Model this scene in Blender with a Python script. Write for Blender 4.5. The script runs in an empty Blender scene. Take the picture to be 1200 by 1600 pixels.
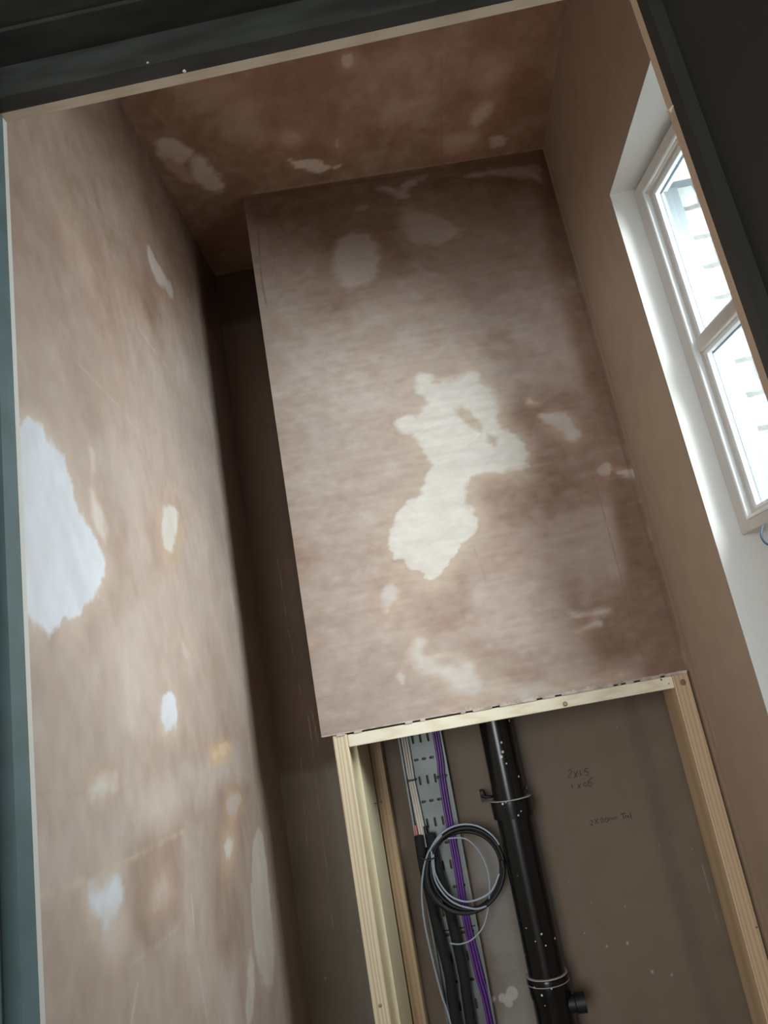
import bpy, bmesh, math, random
import numpy as np
from mathutils import Vector, Matrix

SC = bpy.context.scene
C = SC.collection
ZC = 1.2                                   # eye height above the floor

# ------------------------------------------------------------------ camera
F = 1155.0
def _unit(v): return v / np.linalg.norm(v)
def _ray(px, py): return np.array([px - 600.0, -(py - 800.0), -F])
_Z = _unit(_ray(-140, -3280))
_Y = _ray(708, 1108); _Y = _unit(_Y - _Z * (_Y @ _Z))
_X = np.cross(_Y, _Z)
RM = np.array([_X, _Y, _Z])                # world = RM @ camera
cam_d = bpy.data.cameras.new('camera'); cam = bpy.data.objects.new('camera', cam_d); C.objects.link(cam)
cam_d.sensor_fit = 'VERTICAL'; cam_d.sensor_height = 36.0; cam_d.lens = F / 1600 * 36.0
cam_d.clip_start = 0.02
cam.matrix_world = Matrix([[*RM[0], 0], [*RM[1], 0], [*RM[2], ZC], [0, 0, 0, 1]])
SC.camera = cam

# ------------------------------------------------------------------ world, daylight, exposure
SC.view_settings.view_transform = 'Standard'; SC.view_settings.look = 'None'
SC.view_settings.gamma = 1.0; SC.view_settings.use_curve_mapping = False
SC.view_settings.exposure = 0.0
wd = bpy.data.worlds.new('sky'); SC.world = wd; wd.use_nodes = True
bgn = wd.node_tree.nodes['Background']
bgn.inputs[0].default_value = (0.80, 0.92, 1.0, 1); bgn.inputs[1].default_value = 0.9

def area(name, loc, rot, sx, sy, power, col):
    d = bpy.data.lights.new(name, 'AREA'); d.shape = 'RECTANGLE'; d.size = sx; d.size_y = sy
    d.energy = power; d.color = col
    o = bpy.data.objects.new(name, d); C.objects.link(o); o.location = loc; o.rotation_euler = rot
    return o
# daylight arriving at the little side window
area('daylight_side_window', (1.50, 0.62, ZC + 0.95), (0, math.radians(70), 0), 1.3, 1.5, 192, (0.97, 0.98, 0.965))
# soft fill from the hall side; its window is unseen, placed for this light
area('hall_side_fill', (-0.95, -2.45, ZC + 0.15), (math.radians(90), 0, 0), 1.2, 1.5, 62, (0.92, 0.97, 1.0))

# ------------------------------------------------------------------ helpers
def W(px, py): return RM @ _ray(px, py)
def at(px, py, Y):
    d = W(px, py); d = d * (Y / d[1]); return Vector((d[0], d[1], d[2] + ZC))
def atx(px, py, X):
    d = W(px, py); d = d * (X / d[0]); return Vector((d[0], d[1], d[2] + ZC))
def atz(px, py, h):
    d = W(px, py); d = d * (h / d[2]); return Vector((d[0], d[1], d[2] + ZC))

def link(name, bm, m, parent=None, smooth=False):
    me = bpy.data.meshes.new(name); bm.normal_update(); bm.to_mesh(me); bm.free()
    if smooth:
        for p in me.polygons: p.use_smooth = True
        me.set_sharp_from_angle(angle=math.radians(32))
    o = bpy.data.objects.new(name, me); C.objects.link(o)
    if isinstance(m, (list, tuple)):
        for q in m: me.materials.append(q)
    else: me.materials.append(m)
    if parent: o.parent = parent
    return o
def struct(name, bm, m, parent=None, **k):
    o = link(name, bm, m, parent, **k)
    if parent is None: o['kind'] = 'structure'
    return o
def thing(name, label, cat, group=None):
    o = bpy.data.objects.new(name, None); C.objects.link(o); o.empty_display_size = 0.05
    o['label'] = label; o['category'] = cat
    if group: o['group'] = group
    return o
def tag(o, label, cat, group=None):
    o['label'] = label; o['category'] = cat
    if group: o['group'] = group
    return o
def hexa(bm, p, bevel=0.0):
    """box from 8 corners: bottom ring 0-3, top ring 4-7"""
    v = [bm.verts.new(q) for q in p]
    fs = [bm.faces.new([v[i] for i in q]) for q in
          ((3, 2, 1, 0), (4, 5, 6, 7), (0, 1, 5, 4), (1, 2, 6, 5), (2, 3, 7, 6), (3, 0, 4, 7))]
    if bevel > 0:
        es = {e for f in fs for e in f.edges}
        bmesh.ops.bevel(bm, geom=list(es), offset=bevel, segments=2, profile=0.5, affect='EDGES')
def box(bm, x0, x1, y0, y1, z0, z1, bevel=0.0):
    hexa(bm, [(x0, y0, z0), (x1, y0, z0), (x1, y1, z0), (x0, y1, z0),
              (x0, y0, z1), (x1, y0, z1), (x1, y1, z1), (x0, y1, z1)], bevel)
def B(*a, **k):
    bm = bmesh.new(); box(bm, *a, **k); return bm
def smooth_path(pts, n=8):
    pts = [Vector(p) for p in pts]; out = []
    for i in range(len(pts) - 1):
        p0 = pts[max(i - 1, 0)]; p1 = pts[i]; p2 = pts[i + 1]; p3 = pts[min(i + 2, len(pts) - 1)]
        for k in range(n):
            t = k / n
            out.append(0.5 * ((2 * p1) + (p2 - p0) * t + (2 * p0 - 5 * p1 + 4 * p2 - p3) * t * t + (3 * p1 - p0 - 3 * p2 + p3) * t ** 3))
    out.append(pts[-1]); return out
def tube(bm, pts, r, seg=10, closed=False, radii=None, flat=1.0, up=(0, 1, 0), cap=True):
    pts = [Vector(p) for p in pts]; n = len(pts); rings = []; up = Vector(up)
    for i, p in enumerate(pts):
        a = pts[(i - 1) % n] if (closed or i) else p; b = pts[(i + 1) % n] if (closed or i < n - 1) else p
        t = (b - a).normalized()
        s = t.cross(up)
        if s.length < 1e-4: s = t.cross(Vector((1, 0, 0.01)))
        s.normalize(); w = s.cross(t).normalized(); rr = radii[i] if radii else r
        rings.append([bm.verts.new(p + s * rr * math.cos(2 * math.pi * k / seg) + w * rr * flat * math.sin(2 * math.pi * k / seg)) for k in range(seg)])
    for i in range(n if closed else n - 1):
        A = rings[i]; D = rings[(i + 1) % n]
        for k in range(seg):
            bm.faces.new([A[k], A[(k + 1) % seg], D[(k + 1) % seg], D[k]])
    if not closed and cap:
        bm.faces.new(rings[0][::-1]); bm.faces.new(rings[-1])
def T(pts, r, **k):
    bm = bmesh.new(); tube(bm, pts, r, **k); return bm
def lathe(bm, c, axis, prof, seg=32):
    """prof: list of (along axis, radius)"""
    tube(bm, [Vector(c) + Vector(axis) * a for a, r in prof], 1, seg=seg, radii=[r for a, r in prof], up=(0, 1, 0) if abs(axis[1]) < .9 else (0, 0, 1))

# ------------------------------------------------------------------ materials
def mat(name, col, rough=0.6, metal=0.0, noise=None, bump=None, spec=0.5, attr=None, col2=None, speck=None, wave=None, coat=0):
    m = bpy.data.materials.new(name); m.use_nodes = True; nt = m.node_tree; N = nt.nodes; L = nt.links
    b = N['Principled BSDF']; b.inputs['Roughness'].default_value = rough; b.inputs['Metallic'].default_value = metal
    b.inputs['Specular IOR Level'].default_value = spec; b.inputs['Coat Weight'].default_value = coat
    tc = N.new('ShaderNodeTexCoord')
    if attr:
        a = N.new('ShaderNodeAttribute'); a.attribute_name = attr; out = a.outputs['Color']
    else:
        rgb = N.new('ShaderNodeRGB'); rgb.outputs[0].default_value = (*col, 1); out = rgb.outputs[0]
    def mp(scale):
        q = N.new('ShaderNodeMapping'); q.inputs['Scale'].default_value = scale; L.new(tc.outputs['Object'], q.inputs[0]); return q.outputs[0]
    if noise:                                  # (scale xyz, detail, colour2, amount)
        n = N.new('ShaderNodeTexNoise'); n.inputs['Scale'].default_value = 1; n.inputs['Detail'].default_value = noise[1]
        L.new(mp(noise[0]), n.inputs['Vector'])
        r = N.new('ShaderNodeMapRange'); r.inputs[1].default_value = 0.35; r.inputs[2].default_value = 0.65
        r.inputs[3].default_value = 0; r.inputs[4].default_value = noise[3]; L.new(n.outputs[0], r.inputs[0])
        x = N.new('ShaderNodeMix'); x.data_type = 'RGBA'; L.new(r.outputs[0], x.inputs[0]); L.new(out, x.inputs[6])
        x.inputs[7].default_value = (*noise[2], 1)
        if attr:
            x.blend_type = 'MULTIPLY'
        out = x.outputs[2]
    if wave:                                   # wood grain: (scale xyz, distortion, colour, amount)
        n = N.new('ShaderNodeTexWave'); n.inputs['Scale'].default_value = 1; n.inputs['Distortion'].default_value = wave[1]
        n.inputs['Detail'].default_value = 2.5; n.inputs['Detail Scale'].default_value = 0.8; n.bands_direction = 'X'
        L.new(mp(wave[0]), n.inputs['Vector'])
        pw = N.new('ShaderNodeMath'); pw.operation = 'POWER'; pw.inputs[1].default_value = 2.2; L.new(n.outputs[0], pw.inputs[0])
        am = N.new('ShaderNodeMath'); am.operation = 'MULTIPLY'; am.inputs[1].default_value = wave[3]; L.new(pw.outputs[0], am.inputs[0])
        x = N.new('ShaderNodeMix'); x.data_type = 'RGBA'; L.new(am.outputs[0], x.inputs[0]); L.new(out, x.inputs[6])
        x.inputs[7].default_value = (*wave[2], 1); out = x.outputs[2]
    if speck:                                  # paint or plaster specks: (scale, threshold, colour)
        v = N.new('ShaderNodeTexVoronoi'); v.inputs['Scale'].default_value = speck[0]; L.new(mp((1, 1, 1)), v.inputs['Vector'])
        n2 = N.new('ShaderNodeTexNoise'); n2.inputs['Scale'].default_value = speck[0] * .12; L.new(tc.outputs['Object'], n2.inputs['Vector'])
        mr = N.new('ShaderNodeMapRange'); mr.inputs[1].default_value = .45; mr.inputs[2].default_value = .8; mr.inputs[3].default_value = 0; mr.inputs[4].default_value = speck[1] * 2.2
        L.new(n2.outputs[0], mr.inputs[0])
        lt = N.new('ShaderNodeMath'); lt.operation = 'LESS_THAN'; L.new(v.outputs['Distance'], lt.inputs[0]); L.new(mr.outputs[0], lt.inputs[1])
        x = N.new('ShaderNodeMix'); x.data_type = 'RGBA'; L.new(lt.outputs[0], x.inputs[0]); L.new(out, x.inputs[6])
        x.inputs[7].default_value = (*speck[2], 1); out = x.outputs[2]
    L.new(out, b.inputs['Base Color'])
    if bump:                                   # (scale xyz, detail, strength, distance)
        n = N.new('ShaderNodeTexNoise'); n.inputs['Scale'].default_value = 1; n.inputs['Detail'].default_value = bump[1]
        L.new(mp(bump[0]), n.inputs['Vector'])
        k = N.new('ShaderNodeBump'); k.inputs['Strength'].default_value = bump[2]; k.inputs['Distance'].default_value = bump[3]
        L.new(n.outputs[0], k.inputs['Height']); L.new(k.outputs[0], b.inputs['Normal'])
    return m
M = {}
M['plaster'] = mat('skim_plaster', None, 0.62, attr='plaster', noise=((34, 34, 60), 6, (0.90, 0.88, 0.87), 0.9), bump=((9, 9, 26), 7, 0.35, 0.004), spec=0.35)
M['plaster_left'] = mat('skim_plaster_left', None, 0.55, attr='plaster', noise=((30, 30, 22), 6, (0.92, 0.90, 0.89), 0.9), bump=((6, 8, 7), 7, 0.4, 0.005), spec=0.4)
M['board'] = mat('plasterboard', None, 0.7, attr='plaster', noise=((16, 16, 16), 5, (0.92, 0.92, 0.92), 0.8), bump=((60, 60, 60), 3, 0.1, 0.001), spec=0.35)
M['white'] = mat('white_board', (0.80, 0.79, 0.76), 0.5, noise=((4, 4, 4), 3, (0.74, 0.74, 0.73), 0.5))
M['upvc'] = mat('window_frame_paint', (0.62, 0.58, 0.53), 0.35)
M['bead'] = mat('window_bead_white', (0.85, 0.88, 0.88), 0.3)
M['gasket'] = mat('glazing_gasket', (0.08, 0.12, 0.18), 0.5)
M['dark'] = mat('lit_green_paint', (0.10, 0.15, 0.155), 0.38, noise=((20, 20, 20), 6, (0.14, 0.21, 0.235), 0.6), speck=(26, 0.03, (0.35, 0.36, 0.34)), bump=((30, 30, 8), 4, 0.15, 0.002))  # one lining paint; this copy raised in colour for the lit left jamb
M['dark_head'] = mat('dusty_shaded_paint', (0.017, 0.018, 0.015), 0.5, noise=((9, 40, 40), 7, (0.055, 0.060, 0.054), 0.5), speck=(22, 0.03, (0.4, 0.4, 0.38)))  # same lining paint, darkened in colour for the shaded head
M['leaf'] = mat('door_leaf_paint', (0.018, 0.0165, 0.0135), 0.6, noise=((6, 6, 6), 5, (0.024, 0.024, 0.022), 0.6), speck=(9, 0.02, (0.35, 0.36, 0.34)), bump=((60, 60, 60), 4, 0.12, 0.001))
M['strip'] = mat('bare_timber_strip', (0.60, 0.50, 0.39), 0.6, wave=((3, 260, 260), 3, (0.46, 0.36, 0.26), 0.5))
M['pine_v'] = mat('pine_upright', (0.80, 0.70, 0.50), 0.55, wave=((38, 14, 2.2), 9, (0.50, 0.31, 0.16), 0.6), noise=((3, 3, 1.5), 3, (0.72, 0.60, 0.42), 0.5))
M['pine_side'] = mat('pine_pale_face', (0.82, 0.74, 0.52), 0.5, noise=((20, 20, 2), 4, (0.76, 0.66, 0.44), 0.7))
M['pine_brown'] = mat('pine_brownish', (0.60, 0.44, 0.28), 0.5, wave=((34, 14, 1.6), 8, (0.40, 0.25, 0.13), 0.55), noise=((3, 3, 1.5), 3, (0.54, 0.38, 0.24), 0.6))
M['pine_h'] = mat('pine_rail', (0.86, 0.79, 0.60), 0.5, wave=((3.4, 60, 70), 6, (0.66, 0.52, 0.33), 0.45), noise=((4, 4, 4), 3, (0.82, 0.76, 0.62), 0.6))
M['knot'] = mat('knot', (0.24, 0.13, 0.08), 0.5)
M['knotlight'] = mat('knot_centre', (0.50, 0.36, 0.22), 0.5)
M['galv'] = mat('galvanised_steel', (0.17, 0.19, 0.185), 0.45, 0.5, noise=((14, 14, 14), 4, (0.22, 0.24, 0.235), 0.7), speck=(60, 0.03, (0.75, 0.75, 0.72)))
M['blackpipe'] = mat('black_pvc', (0.006, 0.006, 0.007), 0.22, speck=(48, 0.11, (0.62, 0.60, 0.56)), spec=0.5)
M['rubber'] = mat('black_rubber', (0.008, 0.008, 0.009), 0.5)
M['sealring'] = mat('grey_seal', (0.45, 0.43, 0.40), 0.5)
M['foam'] = mat('black_foam', (0.012, 0.012, 0.013), 0.85, bump=((90, 90, 90), 3, 0.3, 0.001))
M['cablewhite'] = mat('white_cable', (0.74, 0.70, 0.62), 0.45)
M['cablepurple'] = mat('purple_cable', (0.135, 0.042, 0.26), 0.32)
M['cablegrey'] = mat('grey_cable', (0.36, 0.42, 0.50), 0.35)
M['cablered'] = mat('pink_cable', (0.62, 0.16, 0.20), 0.4)
M['steel'] = mat('screw_steel', (0.35, 0.33, 0.30), 0.35, 0.9)
M['pencil'] = mat('pencil_mark', (0.035, 0.030, 0.026), 0.7)
M['gap'] = mat('gap_shade', (0.05, 0.035, 0.03), 0.9)  # dark colour painted in for the shade inside gaps and hollows
M['extboard'] = mat('dimmed_reveal_board', (0.15, 0.175, 0.19), 0.5, noise=((30, 30, 2), 4, (0.12, 0.145, 0.16), 0.6))  # board colour darkened to offset the strong window lamp
M['hall'] = mat('hall_paint', (0.50, 0.48, 0.45), 0.7)
M['floor'] = mat('chipboard_floor', (0.42, 0.33, 0.23), 0.7, noise=((60, 60, 60), 5, (0.30, 0.22, 0.15), 0.8))
def brick_mat():
    m = bpy.data.materials.new('dimmed_white_brick'); m.use_nodes = True; nt = m.node_tree; N = nt.nodes; L = nt.links
    b = N['Principled BSDF']; b.inputs['Roughness'].default_value = 0.7
    tc = N.new('ShaderNodeTexCoord'); sp = N.new('ShaderNodeSeparateXYZ'); L.new(tc.outputs['Object'], sp.inputs[0])
    ad = N.new('ShaderNodeMath'); ad.operation = 'ADD'; L.new(sp.outputs[0], ad.inputs[0]); L.new(sp.outputs[1], ad.inputs[1])
    cb = N.new('ShaderNodeCombineXYZ'); L.new(ad.outputs[0], cb.inputs[0]); L.new(sp.outputs[2], cb.inputs[1])
    mpn = N.new('ShaderNodeMapping'); mpn.inputs['Location'].default_value = (0.06, 0.034, 0); L.new(cb.outputs[0], mpn.inputs[0])
    br = N.new('ShaderNodeTexBrick'); br.inputs['Scale'].default_value = 1; br.inputs['Brick Width'].default_value = 0.225
    br.inputs['Row Height'].default_value = 0.075; br.inputs['Mortar Size'].default_value = 0.007; br.inputs['Mortar Smooth'].default_value = 0.4
    br.inputs['Color1'].default_value = (0.25, 0.275, 0.27, 1); br.inputs['Color2'].default_value = (0.235, 0.26, 0.255, 1); br.inputs['Mortar'].default_value = (0.09, 0.095, 0.09, 1)  # kept well below white paint, dimming put in against the bright window lamp
    nz = N.new('ShaderNodeTexNoise'); nz.inputs['Scale'].default_value = 30; nz.inputs['Detail'].default_value = 6; L.new(tc.outputs['Object'], nz.inputs['Vector'])
    ds = N.new('ShaderNodeMix'); ds.data_type = 'VECTOR'; ds.inputs[0].default_value = 0.012; L.new(mpn.outputs[0], ds.inputs[4]); L.new(nz.outputs['Color'], ds.inputs[5])
    L.new(ds.outputs[1], br.inputs['Vector'])
    v = N.new('ShaderNodeTexVoronoi'); v.inputs['Scale'].default_value = 140; L.new(tc.outputs['Object'], v.inputs['Vector'])
    n3 = N.new('ShaderNodeTexNoise'); n3.inputs['Scale'].default_value = 22; L.new(tc.outputs['Object'], n3.inputs['Vector'])
    mr = N.new('ShaderNodeMapRange'); mr.inputs[1].default_value = .45; mr.inputs[2].default_value = .8; mr.inputs[4].default_value = .20; L.new(n3.outputs[0], mr.inputs[0])
    lt = N.new('ShaderNodeMath'); lt.operation = 'LESS_THAN'; L.new(v.outputs['Distance'], lt.inputs[0]); L.new(mr.outputs[0], lt.inputs[1])
    am = N.new('ShaderNodeMath'); am.operation = 'MULTIPLY'; am.inputs[1].default_value = 0.6; L.new(lt.outputs[0], am.inputs[0])
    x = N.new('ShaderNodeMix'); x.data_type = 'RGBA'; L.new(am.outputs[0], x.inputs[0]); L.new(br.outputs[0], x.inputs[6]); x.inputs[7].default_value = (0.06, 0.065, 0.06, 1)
    L.new(x.outputs[2], b.inputs['Base Color'])
    bp = N.new('ShaderNodeBump'); bp.inputs['Strength'].default_value = 0.6; bp.inputs['Distance'].default_value = 0.006
    L.new(nz.outputs[0], bp.inputs['Height']); L.new(bp.outputs[0], b.inputs['Normal'])
    return m
M['brick'] = brick_mat()
def glass_mat():
    m = bpy.data.materials.new('window_glass'); m.use_nodes = True; nt = m.node_tree; N = nt.nodes; L = nt.links
    N.remove(N['Principled BSDF']); o = N['Material Output']
    t = N.new('ShaderNodeBsdfTransparent'); t.inputs[0].default_value = (0.93, 0.97, 0.98, 1)
    g = N.new('ShaderNodeBsdfGlossy'); g.inputs['Roughness'].default_value = 0.03
    f = N.new('ShaderNodeFresnel'); f.inputs[0].default_value = 1.45
    ge = N.new('ShaderNodeNewGeometry'); iv = N.new('ShaderNodeMath'); iv.operation = 'SUBTRACT'; iv.inputs[0].default_value = 1; L.new(ge.outputs['Backfacing'], iv.inputs[1])
    fm = N.new('ShaderNodeMath'); fm.operation = 'MULTIPLY'; L.new(f.outputs[0], fm.inputs[0]); L.new(iv.outputs[0], fm.inputs[1])
    x = N.new('ShaderNodeMixShader'); L.new(fm.outputs[0], x.inputs[0]); L.new(t.outputs[0], x.inputs[1]); L.new(g.outputs[0], x.inputs[2])
    L.new(x.outputs[0], o.inputs[0]); return m
M['glass'] = glass_mat()

# ------------------------------------------------------------------ drying plaster: noise, blotches and some painted dimming laid out on the wall itself
def lattice(seed, n=64): return np.random.RandomState(seed).rand(n, n)
def vnoise(u, v, seed):
    g = lattice(seed); n = g.shape[0]
    iu = np.floor(u).astype(int); iv = np.floor(v).astype(int); fu = u - iu; fv = v - iv
    fu = fu * fu * (3 - 2 * fu); fv = fv * fv * (3 - 2 * fv)
    a = g[iu % n, iv % n]; b = g[(iu + 1) % n, iv % n]; c = g[iu % n, (iv + 1) % n]; d = g[(iu + 1) % n, (iv + 1) % n]
    return (a * (1 - fu) + b * fu) * (1 - fv) + (c * (1 - fu) + d * fu) * fv
def fbm(u, v, seed, octs=5):
    s = 0; a = 0.5; t = 0
    for o in range(octs):
        s = s + a * vnoise(u * 2 ** o + 7.3 * o, v * 2 ** o + 3.1 * o, seed + o); t += a; a *= 0.55
    return s / t - 0.5
def sdf(u, v, poly):
    P = np.array(poly); n = len(P); d = np.full(u.shape, 1e9); ins = np.zeros(u.shape, bool)
    for i in range(n):
        a = P[i]; b = P[(i + 1) % n]; e = b - a; wu = u - a[0]; wv = v - a[1]
        t = np.clip((wu * e[0] + wv * e[1]) / (e @ e + 1e-12), 0, 1)
        d = np.minimum(d, np.hypot(wu - t * e[0], wv - t * e[1]))
        if a[1] != b[1]:
            c = ((a[1] > v) != (b[1] > v)) & (u < (b[0] - a[0]) * (v - a[1]) / (b[1] - a[1]) + a[0]); ins ^= c
    return np.where(ins, -d, d)
RAMP_X = [0, 0.3, 0.5, 0.7, 0.85, 1.0]
RAMP = np.array([(.150, .085, .055), (.250, .158, .112), (.370, .272, .222), (.455, .370, .322), (.530, .458, .418), (.625, .590, .540)])
def chaikin(p, n=2):
    p = np.array(p, float)
    for _ in range(n):
        q = np.roll(p, -1, 0); p = np.stack([p * .75 + q * .25, p * .25 + q * .75], 1).reshape(-1, 2)
    return p
def ramp(d):
    d = np.clip(d, 0, 1); return np.stack([np.interp(d, RAMP_X, RAMP[:, k]) for k in range(3)], -1)
def plaster_grid(name, m, fn, nu, nv, urange, vrange, base, zones, patches, seed, streak=(1, 1), amp=0.10, marks=(), flip=False, board=None, parent=None):
    """fn(u,v)->xyz; zones: (poly, level, softness, strength); patches: (poly, softness, halo, level)"""
    us = np.linspace(*urange, nu); vs = np.linspace(*vrange, nv); U, V = np.meshgrid(us, vs)
    n1 = fbm(U * 3 * streak[0], V * 3 * streak[1], seed); n2 = fbm(U * 14 * streak[0], V * 14 * streak[1], seed + 20)
    n3 = fbm(U * 45 * streak[0], V * 45 * streak[1], seed + 40, 4)
    D = base + amp * n1 * 2.2 + amp * 1.1 * n2 + amp * .5 * n3
    wu = 0.035 * n1 + 0.026 * n2 + 0.012 * n3
    wv = 0.035 * fbm(U * 3, V * 3, seed + 60) + 0.026 * fbm(U * 14 * streak[0], V * 14 * streak[1], seed + 70) + 0.012 * fbm(U * 45, V * 45, seed + 80, 4)
    for poly, lev, soft, st in zones:
        s = sdf(U + wu, V + wv, poly); k = np.clip(0.5 - s / soft, 0, 1); k = k * k * (3 - 2 * k) * st
        D = D * (1 - k) + (lev + amp * 1.1 * n2 + amp * n3) * k
    col = ramp(D)
    for p in patches:
        poly, soft, halo, lev = p[:4]
        s = 0.012 * fbm(U * 7, V * 90, seed + 90, 3) + sdf(U + wu * .45, V + wv * .45, chaikin(poly, 1 if len(poly) > 20 else 2)) + 0.030 * n2 + 0.022 * n3 + 0.0015
        h = np.exp(-(np.maximum(s, 0) / max(halo, 1e-4)) ** 2) * np.clip(0.75 + 2.0 * n2 + 1.2 * n3, 0, 1) * 0.85
        hc = np.array(p[4]) if len(p) > 4 else np.array((.49, .355, .265))
        col = col * (1 - h[..., None]) + hc * h[..., None]
        sf = soft * np.clip(1.2 + 4.0 * n1, 0.5, 3.0); k = np.clip(0.5 - s / sf, 0, 1); k = (k * k * (3 - 2 * k))[..., None]
        pc = ramp(np.full_like(D, lev) + 0.10 * n1 + 0.05 * n3)
        if len(p) > 5: pc = pc * np.array(p[5])
        col = col * (1 - k) + pc * k
    for line, wdt, c, st in marks:                 # scratches and trowel lines
        s = np.full(U.shape, 1e9)
        for a, b in zip(line[:-1], line[1:]):
            a = np.array(a); b = np.array(b); e = b - a
            t = np.clip(((U - a[0]) * e[0] + (V - a[1]) * e[1]) / (e @ e + 1e-12), 0, 1)
            s = np.minimum(s, np.hypot(U - a[0] - t * e[0] + wu * .04, V - a[1] - t * e[1] + wv * .04))
        k = (np.clip(1 - s / wdt, 0, 1) * np.clip(0.75 + 3 * n3, 0.1, 1) * st)[..., None]
        col = col * (1 - k) + np.array(c) * k
    if board is not None: col = board(U, V, col, n1, n2, n3)
    X, Y, Z = fn(U, V)
    co = np.stack([X, Y, Z], -1).reshape(-1, 3).astype(np.float32)
    idx = np.arange(nu * nv).reshape(nv, nu)
    q = np.stack([idx[:-1, :-1], idx[:-1, 1:], idx[1:, 1:], idx[1:, :-1]], -1).reshape(-1, 4)
    if flip: q = q[:, ::-1]
    me = bpy.data.meshes.new(name); me.vertices.add(len(co)); me.vertices.foreach_set('co', co.ravel())
    me.loops.add(q.size); me.loops.foreach_set('vertex_index', q.ravel().astype(np.int32))
    me.polygons.add(len(q)); me.polygons.foreach_set('loop_start', (np.arange(len(q)) * 4).astype(np.int32))
    me.update(calc_edges=True)
    ca = me.color_attributes.new('plaster', 'FLOAT_COLOR', 'POINT')
    rgba = np.ones((nu * nv, 4), np.float32); rgba[:, :3] = np.clip(col, 0.01, 0.9).reshape(-1, 3); ca.data.foreach_set('color', rgba.ravel())
    me.materials.append(M[m]); me.validate()
    o = bpy.data.objects.new(name, me); C.objects.link(o)
    if parent: o.parent = parent
    else: o['kind'] = 'structure'
    return o

# ------------------------------------------------------------------ the room: dimensions
XL, XR = -0.455, 0.511
YB = 1.913; YF = 0.745
H = ZC + 1.356
PA = Vector((-0.283, 1.607)); PB = Vector((XR, 1.666)); PT = (PB - PA); PW = PT.length; PT.normalize(); PN = Vector((PT.y, -PT.x))
PZ = ZC - 0.010                              # bottom of the plastered boxing

def puv(px, py):                             # photo point on the boxing front -> (u, v)
    d = W(px, py); n = np.array([PN.x, PN.y, 0]); k = (PA.x * PN.x + PA.y * PN.y) / (d @ n); d = d * k
    return ((d[0] - PA.x) * PT.x + (d[1] - PA.y) * PT.y, d[2] + ZC)
def luv(px, py): p = atx(px, py, XL); return (p.y, p.z)
def ruv(px, py): p = atx(px, py, XR); return (p.y, p.z)
def cuv(px, py): p = atz(px, py, H - ZC); return (p.x, p.y)
def buv(px, py): p = at(px, py, YB); return (p.x, p.z)
def PL(f, pts): return [f(*p) for p in pts]
def Q(f, s, ox, oy, pts): return [f(ox + x / s, oy + y / s) for x, y in pts]

# ---- boxing (duct) front and side
ducts = bpy.data.objects.new('wall_duct', None); C.objects.link(ducts); ducts['kind'] = 'structure'
zones = [
 (PL(puv, [(370, 230), (870, 200), (930, 470), (700, 470), (380, 440)]), 0.47, 0.22, 0.8),  # soft dimming painted over the upper part of the boxing
 (PL(puv, [(375, 300), (860, 225), (880, 300), (700, 300), (560, 320), (400, 350)]), 0.30, 0.07, 0.9),
 (PL(puv, [(440, 330), (520, 320), (600, 420), (600, 470), (500, 480), (430, 420)]), 0.44, 0.10, 0.7),
 (PL(puv, [(840, 225), (870, 225), (960, 560), (1085, 1060), (1010, 1060), (950, 760), (900, 560), (862, 420), (845, 290)]), 0.18, 0.05, 0.95),
 (PL(puv, [(820, 600), (930, 600), (990, 740), (900, 800), (760, 830), (745, 740)]), 0.34, 0.07, 0.85),
 (PL(puv, [(870, 930), (1050, 900), (1075, 1050), (940, 1045), (900, 990)]), 0.27, 0.08, 0.85),
 (PL(puv, [(760, 880), (870, 920), (910, 1040), (800, 1050), (710, 960)]), 0.66, 0.08, 0.85),
 (PL(puv, [(790, 790), (930, 780), (960, 900), (850, 930), (760, 860)]), 0.50, 0.09, 0.6),
 (PL(puv, [(660, 900), (720, 880), (740, 960), (680, 1010), (650, 980)]), 0.42, 0.05, 0.7),
 (PL(puv, [(700, 980), (800, 1000), (850, 1060), (760, 1070)]), 0.42, 0.05, 0.5),
 (PL(puv, [(385, 380), (900, 440), (900, 600), (640, 600), (440, 700), (400, 520)]), 0.68, 0.14, 0.6),
 (PL(puv, [(400, 560), (640, 560), (600, 760), (620, 1000), (520, 1140), (470, 900)]), 0.74, 0.12, 0.6),
 (PL(puv, [(500, 980), (640, 980), (640, 1110), (515, 1140)]), 0.62, 0.08, 0.6),
 (PL(puv, [(590, 800), (640, 900), (660, 960), (600, 900)]), 0.5, 0.05, 0.5),
 (PL(puv, [(500, 450), (560, 460), (540, 500), (480, 480)]), 0.36, 0.06, 0.6),
 (PL(puv, [(500, 340), (620, 330), (640, 420), (610, 440), (500, 430)]), 0.30, 0.06, 0.7),
 (PL(puv, [(520, 300), (700, 280), (640, 330)]), 0.36, 0.05, 0.4),
]
blob = [(270,130),(340,140),(400,160),(480,150),(520,90),(580,110),(580,160),(650,220),(660,330),(700,390),(770,420),(800,480),(790,580),(720,600),(580,600),(530,660),(520,740),(580,800),(540,890),(480,950),(440,1010),(390,1070),(380,1110),(310,1120),(300,1060),(230,1050),(200,1000),(150,985),(130,930),(160,850),(210,760),(290,720),(310,640),(350,560),(290,490),(260,420),(180,390),(200,350),(290,320),(330,240),(270,200)]
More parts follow.
